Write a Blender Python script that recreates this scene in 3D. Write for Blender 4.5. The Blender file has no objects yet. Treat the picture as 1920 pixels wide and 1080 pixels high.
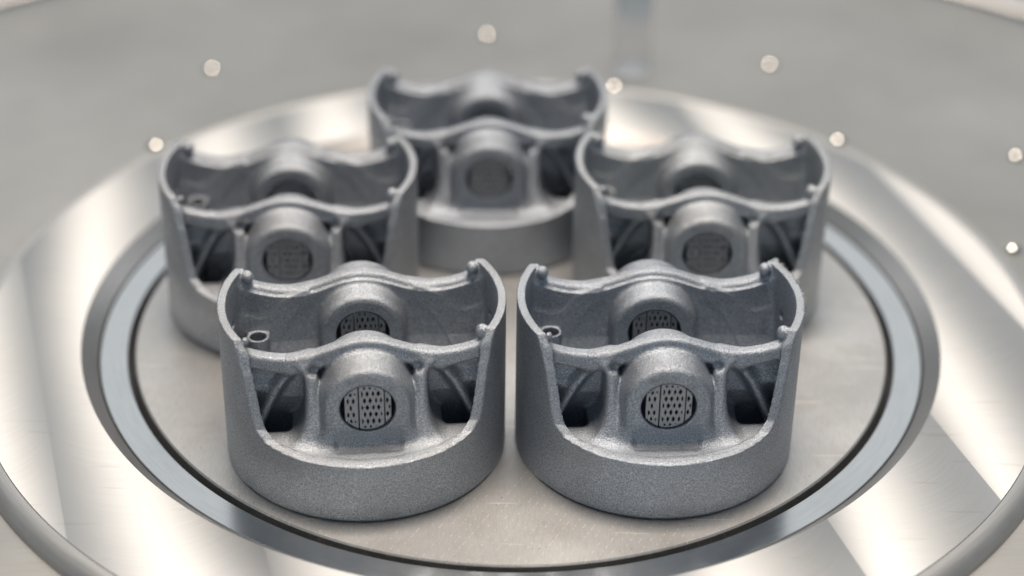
import bpy, math, random
import numpy as np
from mathutils import Matrix, Vector

MM = 0.001
scene = bpy.context.scene
COL = scene.collection

# ------------------------------------------------------------------ camera
F_PX, PITCH, DIST, DTILT, DYAW, ROLL = 3695.2, 0.5746, 653.6, -0.0193, 0.0002, 0.0127
cpos = Vector((0, -DIST * math.cos(PITCH), DIST * math.sin(PITCH)))
el = PITCH + DTILT
fwd = Vector((math.sin(DYAW) * math.cos(el), math.cos(DYAW) * math.cos(el), -math.sin(el)))
xa = fwd.cross(Vector((0, 0, 1))).normalized()
ua = xa.cross(fwd)
xr = math.cos(ROLL) * xa + math.sin(ROLL) * ua
ur = -math.sin(ROLL) * xa + math.cos(ROLL) * ua
cam_data = bpy.data.cameras.new('camera')
cam = bpy.data.objects.new('camera', cam_data)
COL.objects.link(cam)
M = Matrix((xr, ur, -fwd)).transposed().to_4x4()
M.translation = cpos * MM
cam.matrix_world = M
cam_data.sensor_fit = 'HORIZONTAL'
cam_data.sensor_width = 36
cam_data.lens = 36 * F_PX / 1920
cam_data.clip_start = 0.02
cam_data.clip_end = 20
cam_data.dof.use_dof = True
cam_data.dof.focus_distance = 0.570
cam_data.dof.aperture_fstop = 4.2
scene.camera = cam

# ------------------------------------------------------------------ light
world = bpy.data.worlds.new('World')
scene.world = world
world.use_nodes = True
bg = world.node_tree.nodes['Background']
bg.inputs[0].default_value = (0.62, 0.82, 1.0, 1)
bg.inputs[1].default_value = 0.17

def area(name, loc, target, size, power, col):
    l = bpy.data.lights.new(name, 'AREA')
    l.shape = 'RECTANGLE'
    l.size, l.size_y = size
    l.energy = power
    l.color = col
    o = bpy.data.objects.new(name, l)
    COL.objects.link(o)
    o.location = loc
    d = Vector(target) - Vector(loc)
    o.rotation_euler = d.to_track_quat('-Z', 'Y').to_euler()
    return o
area('ceiling_lamp', (0.0, 0.06, 1.0), (0, 0.02, 0), (0.42, 0.34), 16.5, (1.0, 0.865, 0.735))
area('rear_reflection_fill', (0.0, 1.25, 0.80), (0, 0, 0.02), (3.0, 1.0), 5.2, (1.0, 0.98, 0.95))  # added fill with no known fixture, reflected by ring and disc

area('low_front_fill', (0.1, -1.25, 0.10), (0, 0, 0.03), (1.1, 0.16), 2.0, (0.93, 0.96, 1.0))  # added low fill that lifts the pistons' front bands

scene.view_settings.view_transform = 'Standard'
scene.view_settings.look = 'None'
scene.view_settings.exposure = 0.0
scene.view_settings.gamma = 1.0
scene.view_settings.use_curve_mapping = False
scene.cycles.use_denoising = True
scene.cycles.max_bounces = 8
scene.cycles.caustics_reflective = False

# ------------------------------------------------------------------ node helpers
class NT:
    def __init__(self, name):
        self.m = bpy.data.materials.new(name)
        self.m.use_nodes = True
        self.t = self.m.node_tree
        self.b = self.t.nodes['Principled BSDF']
        self._tc = None
    def n(self, kind, **kw):
        nd = self.t.nodes.new(kind)
        for k, v in kw.items():
            setattr(nd, k, v)
        return nd
    def lk(self, a, b):
        self.t.links.new(a, b)
    def obj(self):
        if self._tc is None:
            self._tc = self.n('ShaderNodeTexCoord')
        return self._tc.outputs['Object']
    def put(self, sock, v):
        if hasattr(v, 'is_output'):
            self.lk(v, sock)
        else:
            sock.default_value = v
    def math(self, op, a, b=0.0, c=0.0, clamp=False):
        nd = self.n('ShaderNodeMath', operation=op, use_clamp=clamp)
        self.put(nd.inputs[0], a); self.put(nd.inputs[1], b); self.put(nd.inputs[2], c)
        return nd.outputs[0]
    def vmath(self, op, a, b=(0, 0, 0), scale=None):
        nd = self.n('ShaderNodeVectorMath', operation=op)
        self.put(nd.inputs[0], a); self.put(nd.inputs[1], b)
        if scale is not None:
            self.put(nd.inputs['Scale'], scale)
        return nd.outputs['Value'] if op in ('DOT_PRODUCT', 'LENGTH') else nd.outputs[0]
    def noise(self, scale, detail=3.0, rough=0.55, vec=None, dist=0.0):
        nd = self.n('ShaderNodeTexNoise')
        self.lk(vec if vec is not None else self.obj(), nd.inputs['Vector'])
        nd.inputs['Scale'].default_value = scale
        nd.inputs['Detail'].default_value = detail
        nd.inputs['Roughness'].default_value = rough
        nd.inputs['Distortion'].default_value = dist
        return nd.outputs['Fac']
    def ramp(self, fac, stops, interp='LINEAR'):
        nd = self.n('ShaderNodeValToRGB')
        nd.color_ramp.interpolation = interp
        e = nd.color_ramp.elements
        while len(e) < len(stops):
            e.new(0.5)
        for el_, (pos, c) in zip(e, stops):
            el_.position = pos
            el_.color = (*c, 1) if len(c) == 3 else c
        self.lk(fac, nd.inputs[0])
        return nd.outputs[0]
    def mixc(self, fac, a, b, mode='MIX'):
        nd = self.n('ShaderNodeMix', data_type='RGBA', blend_type=mode)
        self.put(nd.inputs[0], fac)
        self.put(nd.inputs[6], a if hasattr(a, 'is_output') else (*a, 1))
        self.put(nd.inputs[7], b if hasattr(b, 'is_output') else (*b, 1))
        return nd.outputs[2]
    def bump(self, h, strength, dist, normal=None):
        nd = self.n('ShaderNodeBump')
        nd.inputs['Strength'].default_value = strength
        nd.inputs['Distance'].default_value = dist
        self.lk(h, nd.inputs['Height'])
        if normal is not None:
            self.lk(normal, nd.inputs['Normal'])
        return nd.outputs[0]
    def set(self, **kw):
        for k, v in kw.items():
            s = self.b.inputs[k.replace('_', ' ')]
            if isinstance(v, tuple) and len(v) == 3 and s.type == 'RGBA':
                v = (*v, 1)
            self.put(s, v)
        return self.m

def g3(v, t=(1, 1, 1)):
    return tuple(v * k for k in t)

# ------------------------------------------------------------------ materials
def mat_sintered():
    m = NT('sintered_metal')
    grain = m.noise(2600, 2.0, 0.65)
    grain2 = m.noise(3600, 1.0, 0.5)
    mott = m.noise(160, 4.0, 0.6)
    vor = m.n('ShaderNodeTexVoronoi')
    m.lk(m.obj(), vor.inputs['Vector']); vor.inputs['Scale'].default_value = 700
    pit = m.math('LESS_THAN', vor.outputs['Distance'], 0.17)
    pitmask = m.math('MULTIPLY', pit, m.math('GREATER_THAN', m.noise(90, 2.0), 0.60))
    c = m.ramp(grain, [(0.30, g3(0.23, (0.90, 1.0, 1.13))), (0.50, g3(0.43, (0.91, 1, 1.11))), (0.70, g3(0.74, (0.94, 1.0, 1.08)))])
    c = m.mixc(m.math('MULTIPLY', mott, 0.35), c, g3(0.30, (0.94, 1.0, 1.09)))
    st = m.noise(45, 3.0, 0.6)
    c = m.mixc(m.math('MULTIPLY', m.math('SUBTRACT', st, 0.48, clamp=True), 1.6), c, g3(0.26, (1.0, 1.0, 1.03)))
    oi = m.n('ShaderNodeObjectInfo')
    c = m.mixc(1.0, c, oi.outputs['Color'], 'MULTIPLY')
    c = m.mixc(m.math('MULTIPLY', pitmask, 0.5), c, (0.14, 0.14, 0.15))
    h = m.math('ADD', m.math('MULTIPLY', grain, 1.0), m.math('MULTIPLY', grain2, 0.45))
    nrm = m.bump(h, 0.9, 0.0003)
    r = m.math('MULTIPLY_ADD', grain2, 0.20, 0.40)
    return m.set(Base_Color=c, Metallic=0.9, Roughness=r, Normal=nrm)

def mat_support():
    m = NT('support_grid_metal')
    grain = m.noise(3000, 2.0)
    c = m.ramp(grain, [(0.3, (0.30, 0.315, 0.34)), (0.7, (0.46, 0.48, 0.51))])
    return m.set(Base_Color=c, Metallic=0.7, Roughness=0.55, Normal=m.bump(grain, 0.4, 0.0001))

def mat_plate():
    m = NT('blasted_plate_steel')
    fine = m.noise(1400, 3.0, 0.6)
    big = m.noise(16, 4.0, 0.55)
    # crosswise grinding strokes
    mp = m.n('ShaderNodeMapping'); m.lk(m.obj(), mp.inputs[0])
    mp.inputs['Rotation'].default_value = (0, 0, math.radians(-28)); mp.inputs['Scale'].default_value = (1, 0.16, 1)
    stroke = m.noise(1500, 2.0, 0.5, mp.outputs[0])
    c = m.ramp(big, [(0.30, (0.52, 0.525, 0.525)), (0.70, (0.68, 0.69, 0.695))])
    c = m.mixc(m.math('MULTIPLY', m.math('SUBTRACT', stroke, 0.4, clamp=True), 0.8), c, (0.40, 0.37, 0.33))
    blot = m.noise(55, 5.0, 0.7, dist=0.4)
    c = m.mixc(m.math('MULTIPLY', m.math('SUBTRACT', blot, 0.50, clamp=True), 1.9), c, (0.42, 0.40, 0.37))
    # rows of faint laser track dashes near the front of the plate
    mp2 = m.n('ShaderNodeMapping'); m.lk(m.obj(), mp2.inputs[0])
    mp2.inputs['Rotation'].default_value = (0, 0, math.radians(-62))
    sx = m.n('ShaderNodeSeparateXYZ'); m.lk(mp2.outputs[0], sx.inputs[0])
    row = m.math('FRACT', m.math('MULTIPLY', sx.outputs[1], 1 / 0.0024))
    line = m.math('LESS_THAN', m.math('ABSOLUTE', m.math('SUBTRACT', row, 0.5)), 0.05)
    dash = m.math('GREATER_THAN', m.noise(900, 2.0), 0.56)
    so = m.n('ShaderNodeSeparateXYZ'); m.lk(m.obj(), so.inputs[0])
    front = m.math('LESS_THAN', m.math('ADD', so.outputs[1], m.math('MULTIPLY', m.noise(60, 2.0), 0.04)), -0.065)
    hatch = m.math('MULTIPLY', m.math('MULTIPLY', line, dash), front)
    c = m.mixc(m.math('MULTIPLY', hatch, 0.8), c, (0.86, 0.83, 0.78))
    pv = m.n('ShaderNodeTexVoronoi'); m.lk(m.obj(), pv.inputs['Vector']); pv.inputs['Scale'].default_value = 520
    speck = m.math('MULTIPLY', m.math('LESS_THAN', pv.outputs['Distance'], 0.13), m.math('GREATER_THAN', m.noise(70, 3.0), 0.55))
    c = m.mixc(m.math('MULTIPLY', speck, 0.7), c, (0.20, 0.20, 0.20))
    mp3 = m.n('ShaderNodeMapping'); m.lk(m.obj(), mp3.inputs[0])
    mp3.inputs['Rotation'].default_value = (0, 0, 1.1); mp3.inputs['Scale'].default_value = (0.05, 1, 1)
    scr = m.math('GREATER_THAN', m.noise(500, 1.0, 0.5, mp3.outputs[0]), 0.70)
    c = m.mixc(m.math('MULTIPLY', scr, 0.5), c, (0.82, 0.80, 0.77))
    h = m.math('ADD', m.math('MULTIPLY', fine, 0.6), stroke)
    r = m.math('MULTIPLY_ADD', big, 0.12, 0.34)
    return m.set(Base_Color=c, Metallic=0.9, Roughness=r, Normal=m.bump(h, 0.35, 0.00012))

def mat_face():
    """face-milled disc: side-by-side cutter passes, each with curved tool marks"""
    m = NT('face_milled_aluminium')
    s = m.n('ShaderNodeSeparateXYZ'); m.lk(m.obj(), s.inputs[0])
    nx, ny = 0.956, 0.292
    u = m.math('ADD', m.math('MULTIPLY', s.outputs[0], nx), m.math('MULTIPLY', s.outputs[1], ny))
    v = m.math('ADD', m.math('MULTIPLY', s.outputs[0], -ny), m.math('MULTIPLY', s.outputs[1], nx))
    uu = m.math('DIVIDE', m.math('ADD', u, 0.1526 + 0.52), 0.052)
    t = m.math('FRACT', uu)
    idx = m.math('FLOOR', uu)
    sn = m.math('MULTIPLY_ADD', t, 1.8, -0.92)                      # sine of the mark's slant
    cs_ = m.math('SQRT', m.math('SUBTRACT', 1.0, m.math('MULTIPLY', sn, sn)))
    # grain direction = across*cos + along*sin ; tangent perpendicular to it
    across, along = (nx, ny, 0), (-ny, nx, 0)
    gr = m.vmath('ADD', m.vmath('SCALE', across, scale=m.math('MULTIPLY', sn, -1.0)), m.vmath('SCALE', along, scale=cs_))
    arc = m.math('ADD', v, m.math('MULTIPLY', cs_, 0.028))
    cx = m.n('ShaderNodeCombineXYZ')
    m.lk(m.math('MULTIPLY', arc, 2200.0), cx.inputs[0]); m.lk(m.math('MULTIPLY', uu, 2.0), cx.inputs[1])
    marks = m.noise(1.0, 3.0, 0.6, cx.outputs[0])
    big = m.noise(30, 4.0, 0.6)
    smear = m.noise(9, 3.0, 0.5)
    passv = m.n('ShaderNodeTexWhiteNoise', noise_dimensions='1D'); m.lk(idx, passv.inputs['W'])
    c = m.ramp(marks, [(0.25, (0.47, 0.49, 0.505)), (0.75, (0.53, 0.55, 0.565))])
    c = m.mixc(m.math('MULTIPLY', m.math('SUBTRACT', big, 0.45, clamp=True), 0.7), c, (0.52, 0.52, 0.50))
    # scattered little scratches
    mp = m.n('ShaderNodeMapping'); m.lk(m.obj(), mp.inputs[0])
    mp.inputs['Rotation'].default_value = (0, 0, 0.45); mp.inputs['Scale'].default_value = (0.09, 1, 1)
    scr = m.math('GREATER_THAN', m.noise(420, 1.0, 0.5, mp.outputs[0]), 0.70)
    c = m.mixc(m.math('MULTIPLY', scr, 0.35), c, (0.42, 0.41, 0.39))
    r = m.math('ADD', m.math('ADD', m.math('MULTIPLY_ADD', smear, 0.12, 0.47), m.math('MULTIPLY', big, 0.10)), m.math('MULTIPLY', passv.outputs[0], 0.03))
    return m.set(Base_Color=c, Metallic=1.0, Roughness=r, Anisotropic=0.55, Tangent=gr,
                 Normal=m.bump(marks, 0.02, 0.0001))

def mat_turned(name, col, rough, aniso, lines=0.25, scale=3000, bumps=0.05):
    """lathe-turned metal: fine circular tool marks about the object's own z axis"""
    m = NT(name)
    s = m.n('ShaderNodeSeparateXYZ'); m.lk(m.obj(), s.inputs[0])
    rad = m.math('SQRT', m.math('ADD', m.math('MULTIPLY', s.outputs[0], s.outputs[0]), m.math('MULTIPLY', s.outputs[1], s.outputs[1])))
    ang = m.math('ARCTAN2', s.outputs[1], s.outputs[0])
    cx = m.n('ShaderNodeCombineXYZ')
    m.lk(m.math('MULTIPLY', m.math('ADD', rad, s.outputs[2]), scale), cx.inputs[0]); m.lk(m.math('MULTIPLY', ang, 9.0), cx.inputs[1])
    marks = m.noise(1.0, 4.0, 0.6, cx.outputs[0])
    big = m.noise(40, 4.0, 0.6)
    c = m.ramp(marks, [(0.3, tuple(k * (1 - lines) for k in col)), (0.7, col)])
    c = m.mixc(m.math('MULTIPLY', m.math('SUBTRACT', big, 0.5, clamp=True), 1.0), c, tuple(k * 0.72 for k in col))
    tn = m.n('ShaderNodeTangent', direction_type='RADIAL', axis='Z')
    tg = m.vmath('CROSS_PRODUCT', tn.outputs[0], m.n('ShaderNodeNewGeometry').outputs['Normal'])
    return m.set(Base_Color=c, Metallic=1.0, Roughness=m.math('MULTIPLY_ADD', big, 0.10, rough - 0.05),
                 Anisotropic=aniso, Tangent=tg, Normal=m.bump(marks, bumps, 0.0001))

def mat_floor():
    m = NT('satin_floor_steel')
    big = m.noise(5, 4.0, 0.6)
    mp = m.n('ShaderNodeMapping'); m.lk(m.obj(), mp.inputs[0])
    mp.inputs['Rotation'].default_value = (0, 0, 0.5); mp.inputs['Scale'].default_value = (0.08, 1, 1)
    br = m.noise(900, 3.0, 0.6, mp.outputs[0])
    c = m.ramp(big, [(0.20, (0.34, 0.33, 0.31)), (0.80, (0.66, 0.65, 0.625))])  # broad pale and dark patches, soft floor reflections painted into the colour
    c = m.mixc(m.math('MULTIPLY', m.math('SUBTRACT', br, 0.45, clamp=True), 1.2), c, (0.40, 0.385, 0.355))
    return m.set(Base_Color=c, Metallic=0.95, Roughness=m.math('MULTIPLY_ADD', big, 0.15, 0.30), Normal=m.bump(br, 0.12, 0.0001))

def mat_plain(name, col, metal, rough):
    m = NT(name)
    nz = m.noise(300, 3.0)
    c = m.ramp(nz, [(0.3, tuple(k * 0.85 for k in col)), (0.7, col)])
    return m.set(Base_Color=c, Metallic=metal, Roughness=rough)

SINTER, SUPPORT, PLATE, FACE, FLOOR = mat_sintered(), mat_support(), mat_plate(), mat_face(), mat_floor()
RING = mat_turned('polished_ring_steel', (0.78, 0.80, 0.81), 0.20, 0.5, 0.10, 1400, 0.04)
CHAMFER = mat_turned('turned_chamfer_aluminium', (0.62, 0.61, 0.60), 0.34, 0.4, 0.15)
RIM = mat_turned('turned_rim_aluminium', (0.68, 0.68, 0.67), 0.50, 0.5, 0.18, 2200, 0.08)
OUTER = mat_plain('outer_table_steel', (0.62, 0.62, 0.62), 0.9, 0.4)
DARK = mat_plain('dark_groove_metal', (0.05, 0.05, 0.055), 0.6, 0.5)
SCREW = mat_plain('polished_screw_steel', (0.86, 0.83, 0.78), 1.0, 0.12)
WHITEP = mat_plain('white_plastic', (0.97, 0.98, 1.0), 0.0, 0.35)
WHITEP.node_tree.nodes['Principled BSDF'].inputs['Transmission Weight'].default_value = 0.95
WHITEP.node_tree.nodes['Principled BSDF'].inputs['IOR'].default_value = 1.12
BLUEP = mat_plain('blue_label_print', (0.84, 0.93, 1.0), 0.0, 0.4)
BLUEP.node_tree.nodes['Principled BSDF'].inputs['Transmission Weight'].default_value = 0.8
BLUEP.node_tree.nodes['Principled BSDF'].inputs['IOR'].default_value = 1.1

# ------------------------------------------------------------------ object helpers
def link(o, parent=None):
    COL.objects.link(o)
    if parent is not None:
        o.parent = parent
    return o

def tag(o, label=None, cat=None, group=None, kind=None):
    for k, v in (('label', label), ('category', cat), ('group', group), ('kind', kind)):
        if v:
            o[k] = v
    return o

def empty(name, loc=(0, 0, 0), rz=0.0):
    o = bpy.data.objects.new(name, None)
    o.empty_display_size = 0.02
    o.location = loc
    o.rotation_euler = (0, 0, rz)
    return link(o)

def lathe_mesh(name, prof, seg=256, close=True, mat=None, flat_angle=25):
    """prof: (r, z) in mm, walked so that the surface lies on its left"""
    me = bpy.data.meshes.new(name)
    n = len(prof)
    th = np.linspace(0, 2 * np.pi, seg, endpoint=False)
    vs, fs = [], []
    for (r, z) in prof:
        for a in th:
            vs.append((r * math.cos(a) * MM, r * math.sin(a) * MM, z * MM))
    rng = range(n if close else n - 1)
    for i in rng:
        j = (i + 1) % n
        for k in range(seg):
            k2 = (k + 1) % seg
            fs.append((i * seg + k, i * seg + k2, j * seg + k2, j * seg + k))
    me.from_pydata(vs, [], fs)
    me.polygons.foreach_set('use_smooth', [True] * len(me.polygons))
    me.set_sharp_from_angle(angle=math.radians(flat_angle))
    if mat:
        me.materials.append(mat)
    me.update()
    return me

def lathe(name, prof, mat, parent=None, **kw):
    return link(bpy.data.objects.new(name, lathe_mesh(name, prof, mat=mat, **kw)), parent)

# ------------------------------------------------------------------ the setting
E0 = 1e-3
fl = lathe('floor', [(160, -6), (160, 0), (290, 0), (298, 0.5), (306, 2.0), (314, 4.2), (322, 5.6), (329, 5.2), (333, 3.0), (334, -1), (334, -12)][::-1], FLOOR, seg=360, close=False, flat_angle=40)
tag(fl, 'satin grey steel chamber floor around the milled disc', 'floor', kind='structure')
tb = lathe('outer_floor', [(341, -12), (341, 1.5), (342.5, 3), (1500, 3)][::-1], OUTER, seg=256, close=False)
tag(tb, 'pale steel surface beyond the dark gap', 'floor', kind='structure')
gv = lathe('groove_floor', [(118, -9), (350, -9)][::-1], DARK, seg=128, close=False)
tag(gv, 'dark bottom of the circular gaps', 'floor', kind='structure')

disc = empty('milled_disc')
tag(disc, 'wide aluminium disc with straight milling passes and rounded edge', 'disc')
lathe('milled_face', [(139.6, 3.0), (139.6, 4.95), (139.75, 5.0), (171.9, 5.0), (172.0, 4.9), (172.0, 3.0)][::-1], FACE, disc, seg=360, close=False)
lathe('inner_chamfer', [(134.7, -8), (134.7, 0.15), (134.9, 0.35), (139.55, 4.93), (139.55, 3.0)][::-1], CHAMFER, disc, seg=360, close=False)
rim_prof = [(172.12, 3.0), (172.12, 4.86), (172.25, 4.95)]
for k in range(0, 13):
    a = math.radians(90 - 7.2 * k)
    rim_prof.append((173.2 + 5.5 * math.cos(a), -0.5 + 5.45 * math.sin(a)))
rim_prof += [(178.7, 0.004)]
lathe('rounded_rim', rim_prof[::-1], RIM, disc, seg=360, close=False, flat_angle=40)

ring = lathe('clamp_ring', [(125.3, -8), (125.3, -0.5), (125.55, -0.25), (133.85, -0.1), (134.1, -0.35), (134.1, -8)][::-1], RING, seg=360)
tag(ring, 'smooth polished steel ring round the build plate', 'ring')
plate = lathe('build_plate', [(0.01, 0), (122.45, 0), (122.95, -0.45), (122.95, -8.5), (0.01, -8.5)][::-1], PLATE, seg=360)
tag(plate, 'round matte beige steel build plate carrying the five pistons', 'plate')

# ------------------------------------------------------------------ signed-distance modelling
def smin(a, b, k):
    h = np.clip(0.5 + 0.5 * (b - a) / k, 0, 1)
    return b + (a - b) * h - k * h * (1 - h)
def smax(a, b, k):
    return -smin(-a, -b, k)

def surface_nets(fn, lo, hi, h):
    """quads around the zero level of fn on a grid with spacing h = (hx, hy, hz)"""
    lo = np.array(lo, float); hi = np.array(hi, float); h = np.array(h, float)
    n = np.ceil((hi - lo) / h).astype(int) + 1
    ax = [lo[i] + h[i] * np.arange(n[i]) for i in range(3)]
    D = np.empty(tuple(n), np.float32)
    step = 12
    for k in range(0, n[0], step):
        X, Y, Z = np.meshgrid(ax[0][k:k + step], ax[1], ax[2], indexing='ij')
        D[k:k + step] = fn(X.astype(np.float32), Y.astype(np.float32), Z.astype(np.float32))
    S = D < 0
    c = [slice(0, -1), slice(1, None)]
    cnt = np.zeros(tuple(n - 1), np.int8)
    for i in (0, 1):
        for j in (0, 1):
            for k in (0, 1):
                cnt += S[c[i], c[j], c[k]]
    act = (cnt > 0) & (cnt < 8)
    ids = np.full(act.shape, -1, np.int64)
    cells = np.argwhere(act)
    ids[act] = np.arange(len(cells))
    acc = np.zeros((len(cells), 3)); num = np.zeros(len(cells))
    corner = [(i, j, k) for i in (0, 1) for j in (0, 1) for k in (0, 1)]
    dv = {q: D[cells[:, 0] + q[0], cells[:, 1] + q[1], cells[:, 2] + q[2]] for q in corner}
    for a in corner:
        for d in range(3):
            if a[d] == 0:
                b = list(a); b[d] = 1; b = tuple(b)
                m = (dv[a] < 0) != (dv[b] < 0)
                t = dv[a][m] / (dv[a][m] - dv[b][m])
                pos = np.tile(np.array(a, float), (m.sum(), 1)); pos[:, d] = t
                acc[m] += pos; num[m] += 1
    V = lo + h * (cells + acc / num[:, None])
    # normals from the field
    G = np.zeros_like(V)
    for d in range(3):
        s = 0
        for q in corner:
            s = s + (1 if q[d] else -1) * dv[q]
        G[:, d] = s / (4 * h[d])
    G /= np.maximum(np.linalg.norm(G, axis=1, keepdims=True), 1e-9)
    Fs = []
    for d in range(3):
        o1, o2 = (d + 1) % 3, (d + 2) % 3
        sl0 = [slice(None)] * 3; sl1 = [slice(None)] * 3
        sl0[d] = slice(0, -1); sl1[d] = slice(1, None)
        A, B = S[tuple(sl0)], S[tuple(sl1)]
        E = np.argwhere(A != B)
        E = E[(E[:, o1] > 0) & (E[:, o2] > 0) & (E[:, o1] < n[o1] - 1) & (E[:, o2] < n[o2] - 1)]
        flip = ~A[E[:, 0], E[:, 1], E[:, 2]]
        def cid(a, b):
            q = E.copy(); q[:, o1] -= a; q[:, o2] -= b
            return ids[q[:, 0], q[:, 1], q[:, 2]]
        Q = np.stack([cid(1, 1), cid(0, 1), cid(0, 0), cid(1, 0)], 1)
        Q[flip] = Q[flip][:, ::-1]
        Fs.append(Q)
    return V, G, np.concatenate(Fs)

def mesh_from(name, V, Fq, N=None, mat=None):
    used = np.unique(Fq)
    rm = np.full(len(V), -1, np.int64); rm[used] = np.arange(len(used))
    v = (V[used] * MM).astype(np.float32); f = rm[Fq].astype(np.int32)
    me = bpy.data.meshes.new(name)
    me.vertices.add(len(v)); me.vertices.foreach_set('co', v.ravel())
    me.loops.add(f.size); me.loops.foreach_set('vertex_index', f.ravel())
    me.polygons.add(len(f))
    me.polygons.foreach_set('loop_start', np.arange(0, f.size, 4, dtype=np.int32))
    me.polygons.foreach_set('use_smooth', np.ones(len(f), bool))
    me.update(calc_edges=True)
    if N is not None:
        me.normals_split_custom_set_from_vertices(N[used].astype(np.float32))
    if mat:
        me.materials.append(mat)
    return me

RO, RI, ZT, ZL = 42.0, 39.5, 50.0, 19.6      # skirt radii, skirt top, ledge height
YC_Z = [0, 18.5, 19.6, 20.3, 21.5, 24, 28, 34, 40, 45, 48, 50, 60]
YC_Y = [60, 50, 42.5, 35.0, 29.6, 27.0, 25.9, 24.9, 23.7, 21.9, 20.4, 19.4, 17]
def rim_height(ax):
    """wavy top edge of a cross wall"""
    return np.where(ax < 21, 45.6 + 2.5 * np.cos(np.pi * np.minimum(ax, 21) / 21), 43.1 + 0.0175 * (ax - 21) ** 2).astype(np.float32)
BZ, BR = 32.0, 7.9                            # pin bore height and radius

def parts_sdf(X, Y, Z):
    """distance fields of the piston's members, before the bores are cut"""
    ax, ay = np.abs(X), np.abs(Y)
    rr = np.hypot(X, Y)
    yc = np.interp(Z, YC_Z, YC_Y).astype(np.float32)
    # skirts
    sk = np.maximum(np.abs(rr - (RO + RI) / 2) - (RO - RI) / 2 + 0.45, Z - ZT + 0.45)
    sk = smax(sk, (ay - yc) * 0.88 + 0.45, 0.5) - 0.45
    sk = np.maximum(sk, 2.0 - Z)
    # crown: full-width disc, hollow in the middle and behind the ledges
    cr = np.maximum(rr - RO + 0.45 * np.clip(1.6 - 2 * Z, 0, 1), np.maximum(Z - ZL, -Z))
    cav = np.maximum(np.maximum(rr - 38.5, ay - 12.5), 9.0 - Z)
    slope = (ZL - 0.85 * (22.4 - ay) - Z) * 0.76
    pk = np.maximum(np.maximum(rr - 38.0, slope), np.maximum(9.5 - Z, 10.0 - ay))
    pk = np.maximum(pk, 17.0 - ax)
    cr = smax(cr, -cav, 1.0)
    cr = smax(cr, -pk, 0.8)
    # cross walls: leaning skin and a rounded bead along the wavy top edge
    zr = rim_height(ax)
    ys = 16.3 - 0.11 * np.clip(41 - Z, 0, 30) - 0.30 * np.clip(27 - Z, 0, 8)
    wl = np.maximum(np.abs(ay - ys) - 0.75, np.maximum(Z - zr + 1.8, rr - 40.6))
    wl = np.maximum(wl, 3.0 - Z)
    bd_y = np.abs(ay - 18.7) - 2.15 + 1.2
    bd_z = np.abs(Z - (zr - 2.35)) * 0.93 - 2.35 + 1.2
    bd = np.hypot(np.maximum(bd_y, 0), np.maximum(bd_z, 0)) + np.minimum(np.maximum(bd_y, bd_z), 0) - 1.2
    bd = np.maximum(bd, rr - 40.6)
    wl = smin(wl, bd, 1.6)
    # pin bosses: arches along y, flaring towards the wall
    br = 12.6 + 0.09 * np.clip(11.5 - np.abs(ay - 19.5), 0, 12)
    arch = np.hypot(X, np.maximum(Z - BZ, 0)) - br
    bo = smax(arch, np.abs(ay - 19.5) - 11.5, 2.3)
    bo = np.maximum(bo, 4.0 - Z)
    # columns beside the bosses, spreading at the foot and running up into the bead
    zf = np.clip(Z - ZL, 0, 40)
    cw = np.abs(ax - 15.7) - 1.7 - 4.4 * np.exp(-zf / 3.2) - 1.8 * np.exp(-np.clip(41.0 - Z, 0, 40) / 2.4)
    cfr = (ay - 30.2 + 0.37 * zf - 1.2 * np.exp(-zf / 2.0)) * 0.94
    co = smax(cw, cfr, 2.4)
    co = np.maximum(co, np.maximum(6.0 - Z, ys + 0.2 - ay))
    co = smax(co, Z - 41.2, 2.0)
    foot = np.exp(-zf / 6.0)
    bo2 = smin(bo, co, 1.6 + 3.6 * foot)
    # slanting ribs from the column tops down to the skirts
    q = np.clip(ax - 16.0, 0, 22)
    zc = 41.6 - 0.35 * q - 0.07 * q * q
    sl = 0.35 + 0.14 * q
    rb = np.hypot((Z - zc) / np.sqrt(1 + sl * sl), (ay - 17.2 + 0.12 * q) * 0.55) - (1.3 + 0.06 * q)
    rb = np.maximum(rb, 16.5 - ax)
    sh = np.sqrt((Z - 32.0) ** 2 + ((ay - 15.5) * 0.7) ** 2) - 0.8 - 0.28 * np.clip(ax - 28, 0, 12)
    rb = smin(rb, np.maximum(sh, 28.0 - ax), 3.0)
    rb = np.maximum(rb, np.maximum(rr - 41.0, ys - ay))
    return cr, sk, wl, bo2, rb

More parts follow.
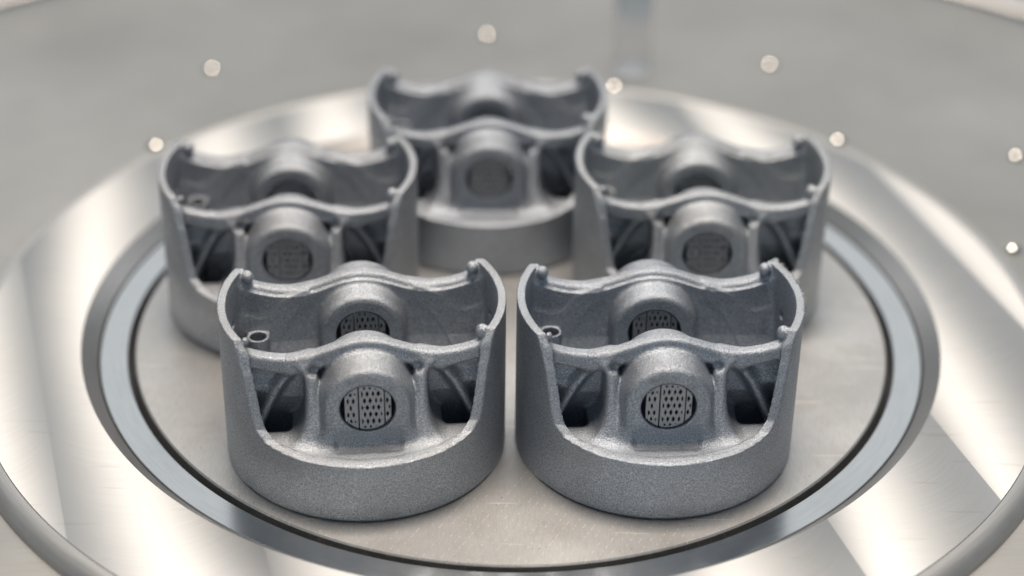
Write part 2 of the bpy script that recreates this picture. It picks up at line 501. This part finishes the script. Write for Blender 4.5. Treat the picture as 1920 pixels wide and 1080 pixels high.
def piston_sdf(X, Y, Z):
    cr, sk, wl, bo, rb = parts_sdf(X, Y, Z)
    ax, ay = np.abs(X), np.abs(Y)
    d = smin(cr, sk, 2.2)
    d = smin(d, wl, 2.4)
    d = smin(d, rb, 3.0)
    d = smin(d, bo, 1.8)
    nod = np.sqrt((ax - 33.6) ** 2 + (ay - 17.4) ** 2 + ((Z - 47.9) * 0.9) ** 2) - np.where((X < 0) & (Y < 0), 1.1, 1.95)
    d = smin(d, nod, 0.9)
    d = np.maximum(d, np.maximum(np.hypot(X, Y) - RO, Z - ZT))
    # shallow slot in the ledge below the boss face
    sx, sy, sz = ax - 9.8 + 1.4, np.abs(ay - 32.8) - 1.5 + 0.9, np.abs(Z - 22.0) - 2.5 + 1.0
    slot = np.sqrt(np.maximum(sx, 0) ** 2 + np.maximum(sy, 0) ** 2 + np.maximum(sz, 0) ** 2) + np.minimum(np.maximum(sx, np.maximum(sy, sz)), 0) - 0.9
    d = smax(d, -slot, 1.6)
    bore = np.hypot(X, Z - BZ) - BR
    d = smax(d, -bore, 0.35)
    tt = np.clip(((25.0 - ay) * 0.84 + (41.6 - Z) * 0.54) / 4.0, 0, 1)
    pit = np.sqrt((ax - 14.8) ** 2 + (ay - 25.0 + 3.4 * tt) ** 2 + (Z - 41.6 + 2.2 * tt) ** 2) - 0.85
    d = smax(d, -pit, 2.4)
    dim = np.sqrt((ax - 38.6) ** 2 + (Y - 9.8) ** 2 + (Z - 36.2) ** 2) - 1.3
    d = smax(d, -dim, 0.3)
    return d

V, N, Q = surface_nets(piston_sdf, (-43, -43, -0.8), (43, 43, 51.2), (0.44, 0.44, 0.44))
cen = V[Q].mean(1).astype(np.float32)
lab = np.argmin(np.stack(parts_sdf(cen[:, 0], cen[:, 1], cen[:, 2]), 0), 0)
sidex, sidey = cen[:, 0] > 0, cen[:, 1] > 0
PIECES = [('crown', mesh_from('crown', V, Q[lab == 0], N, SINTER))]
for nm, l, sd in (('skirt', 1, sidex), ('cross_wall', 2, sidey), ('pin_boss', 3, sidey)):
    for s in (False, True):
        PIECES.append((nm, mesh_from(nm, V, Q[(lab == l) & (sd == s)], N, SINTER)))
for s in (False, True):
    for s2 in (False, True):
        PIECES.append(('rib', mesh_from('rib', V, Q[(lab == 4) & (sidex == s) & (sidey == s2)], N, SINTER)))
print('piston quads', len(Q))

# support grid panels in the pin bores
def panel_fn(x0, x1):
    def fn(X, Y, Z):
        z = Z - BZ
        r = np.hypot(X, z)
        ang = np.arctan2(z, X)
        teeth = 0.22 * np.clip(2.2 * np.cos(X * 2 * np.pi / 0.62), -1, 1) * (np.abs(z) > 3.6)
        d = np.maximum(r - 7.62 - teeth, np.maximum(x0 - X, X - x1))
        row = np.round(z / 2.35)
        hx = X - 0.8 * np.mod(row, 2)
        hx = hx - 1.6 * np.round(hx / 1.6)
        hz = z - 2.35 * row
        colm = np.round((X - 0.8 * np.mod(row, 2)) / 1.6)
        rnd = np.mod(np.sin(row * 12.99 + colm * 78.23 + x0) * 43758.5, 1.0)
        hx = hx + 0.12 * (rnd - 0.5)
        hx = hx / (0.62 + 0.5 * rnd)
        hole = np.abs(hx) / 0.44 + np.abs(hz) / 0.9 - 1.0
        keep = np.minimum(X - x0, x1 - X) < (0.75 if x1 - x0 > 3 else 0.4)
        hole = np.where(keep | (r > 6.9), 1.0, hole) * 0.4
        return np.maximum(np.maximum(d, -hole), np.abs(Y) - 0.6)
    return fn
PANELS = []
for x0, x1 in ((-6.55, -2.62), (-2.42, 4.75), (4.9, 6.75)):
    v, n_, q = surface_nets(panel_fn(x0, x1), (x0 - .3, -1.2, 23.6), (x1 + .3, 1.2, 40.4), (0.13, 0.3, 0.13))
    PANELS.append(mesh_from('support_panel', v, q, None, SUPPORT))

# oil nozzle
def nozzle_fn(X, Y, Z):
    cyl = np.maximum(np.hypot(X + 31.2, Y - 9.2) - 3.35, Z - 32.2)
    blk = np.maximum(smax(np.abs(X + 31.2) - 3.3, 9.0 - Y, 1.0), np.maximum(Y - 15.4, Z - 30.6))
    d = np.maximum(smin(cyl, blk, 1.0), 9.2 - Z)
    return smax(d, -np.maximum(np.hypot(X + 31.2, Y - 9.2) - 2.45, 20.0 - Z), 0.4)
v, n_, q = surface_nets(nozzle_fn, (-36.6, 4.5, 8.5), (-26, 18.0, 33), (0.3, 0.3, 0.3))
NOZZLE = mesh_from('oil_nozzle', v, q, n_, SINTER)

PISTONS = [
    (-43.5, -62.82, 0.105, 'grey sintered piston in the front pair, smooth rim, with an oil nozzle in full view'),
    (43.5, -59.90, 0.05, 'grey sintered piston in the front pair with ragged burrs on its skirt rim'),
    (-73.37, 17.54, 0.072, 'blurred grey piston directly behind the smooth-rimmed piston of the front pair'),
    (62.45, 25.25, 0.004, 'blurred grey piston directly behind the piston with ragged burrs'),
    (-9.20, 73.48, 0.036, 'most blurred grey piston, alone in the rear row'),
]
roots = []
TONE = [(1, 1, 1, 1), (0.95, 0.97, 1.0, 1), (0.97, 0.96, 0.96, 1), (1.03, 1.03, 1.02, 1), (0.94, 0.95, 0.97, 1)]
for (x, y, rz, lb) in PISTONS:
    root = empty('piston', (x * MM, y * MM, 0.0), rz)
    tag(root, lb, 'piston', 'five printed pistons on the build plate')
    for nm, me in PIECES:
        link(bpy.data.objects.new(nm, me), root)
    for py in (-29.7, -9.1, 9.1, 29.7):
        for me in PANELS:
            o = link(bpy.data.objects.new('support_panel', me), root)
            o.location = (0, py * MM, 0)
    link(bpy.data.objects.new('oil_nozzle', NOZZLE), root)
    roots.append(root)
    for ch in root.children:
        ch.color = TONE[len(roots) - 1]

# ragged burrs on one skirt's rim
random.seed(5)
vs, fs = [], []
for k in range(300):
    a = math.radians(random.uniform(-16, 30))
    r = random.uniform(41.3, 42.15); z = random.uniform(49.0, 50.0) if random.random() < .7 else random.uniform(46.5, 49.5)
    if z < 49:
        r = 42.0
    p0 = Vector((r * math.cos(a), r * math.sin(a), z))
    out = Vector((math.cos(a), math.sin(a), random.uniform(0.1, 0.9)))
    out += Vector((random.uniform(-.6, .6), random.uniform(-.6, .6), random.uniform(-.3, .4)))
    out.normalize()
    L = random.uniform(0.35, 1.05) * (1.6 if random.random() < 0.08 else 1)
    w = random.uniform(0.15, 0.34)
    s1 = out.cross(Vector((random.random(), random.random(), random.random() + .1))).normalized() * w
    s2 = out.cross(s1).normalized() * w
    b = len(vs)
    p0 = p0 - out * 0.25
    for q_ in (p0 + s1, p0 - s1 * .5 + s2 * .87, p0 - s1 * .5 - s2 * .87, p0 + out * (L + .25)):
        vs.append(tuple(q_ * MM))
    fs += [(b, b + 1, b + 3), (b + 1, b + 2, b + 3), (b + 2, b, b + 3), (b, b + 2, b + 1)]
me = bpy.data.meshes.new('rim_burrs'); me.from_pydata(vs, [], fs); me.materials.append(SINTER)
tag(link(bpy.data.objects.new('rim_burrs', me), roots[1]), 'ragged bright burrs along the skirt rim', kind='stuff')

# ------------------------------------------------------------------ screws in the floor, two bolt circles
sp = [(3.4, 0.004), (3.4, 0.5), (3.15, 0.75)]
CURV, HR = 3.6, 2.9
base = 0.75 - math.sqrt(CURV ** 2 - HR ** 2)
for k in range(0, 15):
    r = HR * (1 - k / 14)
    sp.append((max(r, 0.01), base + math.sqrt(CURV ** 2 - r * r)))
screw_me = lathe_mesh('button_screw', sp, seg=48, close=False, mat=SCREW, flat_angle=35)
BOLTS = [(230.5, a, 'outer') for a in (123, 93, 62.3, 32.8)] + [(185.8, a, 'inner') for a in (137.9, 107.5, 77.3, 47.1, 17)]
for r, a, w in BOLTS:
    o = link(bpy.data.objects.new('button_screw', screw_me))
    o.location = (r * math.cos(math.radians(a)) * MM, r * math.sin(math.radians(a)) * MM, 0)
    if w == 'outer':
        tag(o, 'shiny domed screw of the outer bolt circle in the grey floor', 'screw', 'outer bolt circle screws')
    elif a == 77.3:
        tag(o, 'shiny domed screw between the milled disc and the foot of the pale vial', 'screw', 'inner bolt circle screws')
    elif a == 107.5:
        tag(o, 'domed screw behind the rear-row piston, next to the milled disc edge', 'screw', 'inner bolt circle screws')
    else:
        tag(o, 'shiny domed screw close to the rounded edge of the milled disc', 'screw', 'inner bolt circle screws')

# ------------------------------------------------------------------ small vial standing far back
vial = empty('vial', (0.0486, 0.1985, 0.0))
tag(vial, 'pale upright plastic vial with a blue label standing on the floor', 'vial')
lathe('vial_body', [(0.01, 0.01), (6.6, 0.01), (7.4, 0.8), (7.4, 44), (6.6, 47), (4.5, 49), (4.5, 51), (0.01, 51)], WHITEP, vial, seg=48, close=False)
lathe('label_band', [(7.45, 24), (7.5, 24.1), (7.5, 37), (7.45, 37.1)], BLUEP, vial, seg=48, close=False)
lathe('screw_cap', [(5.4, 50), (5.6, 50.2), (5.6, 60), (5.0, 60.8), (0.01, 60.8)], WHITEP, vial, seg=48, close=False)
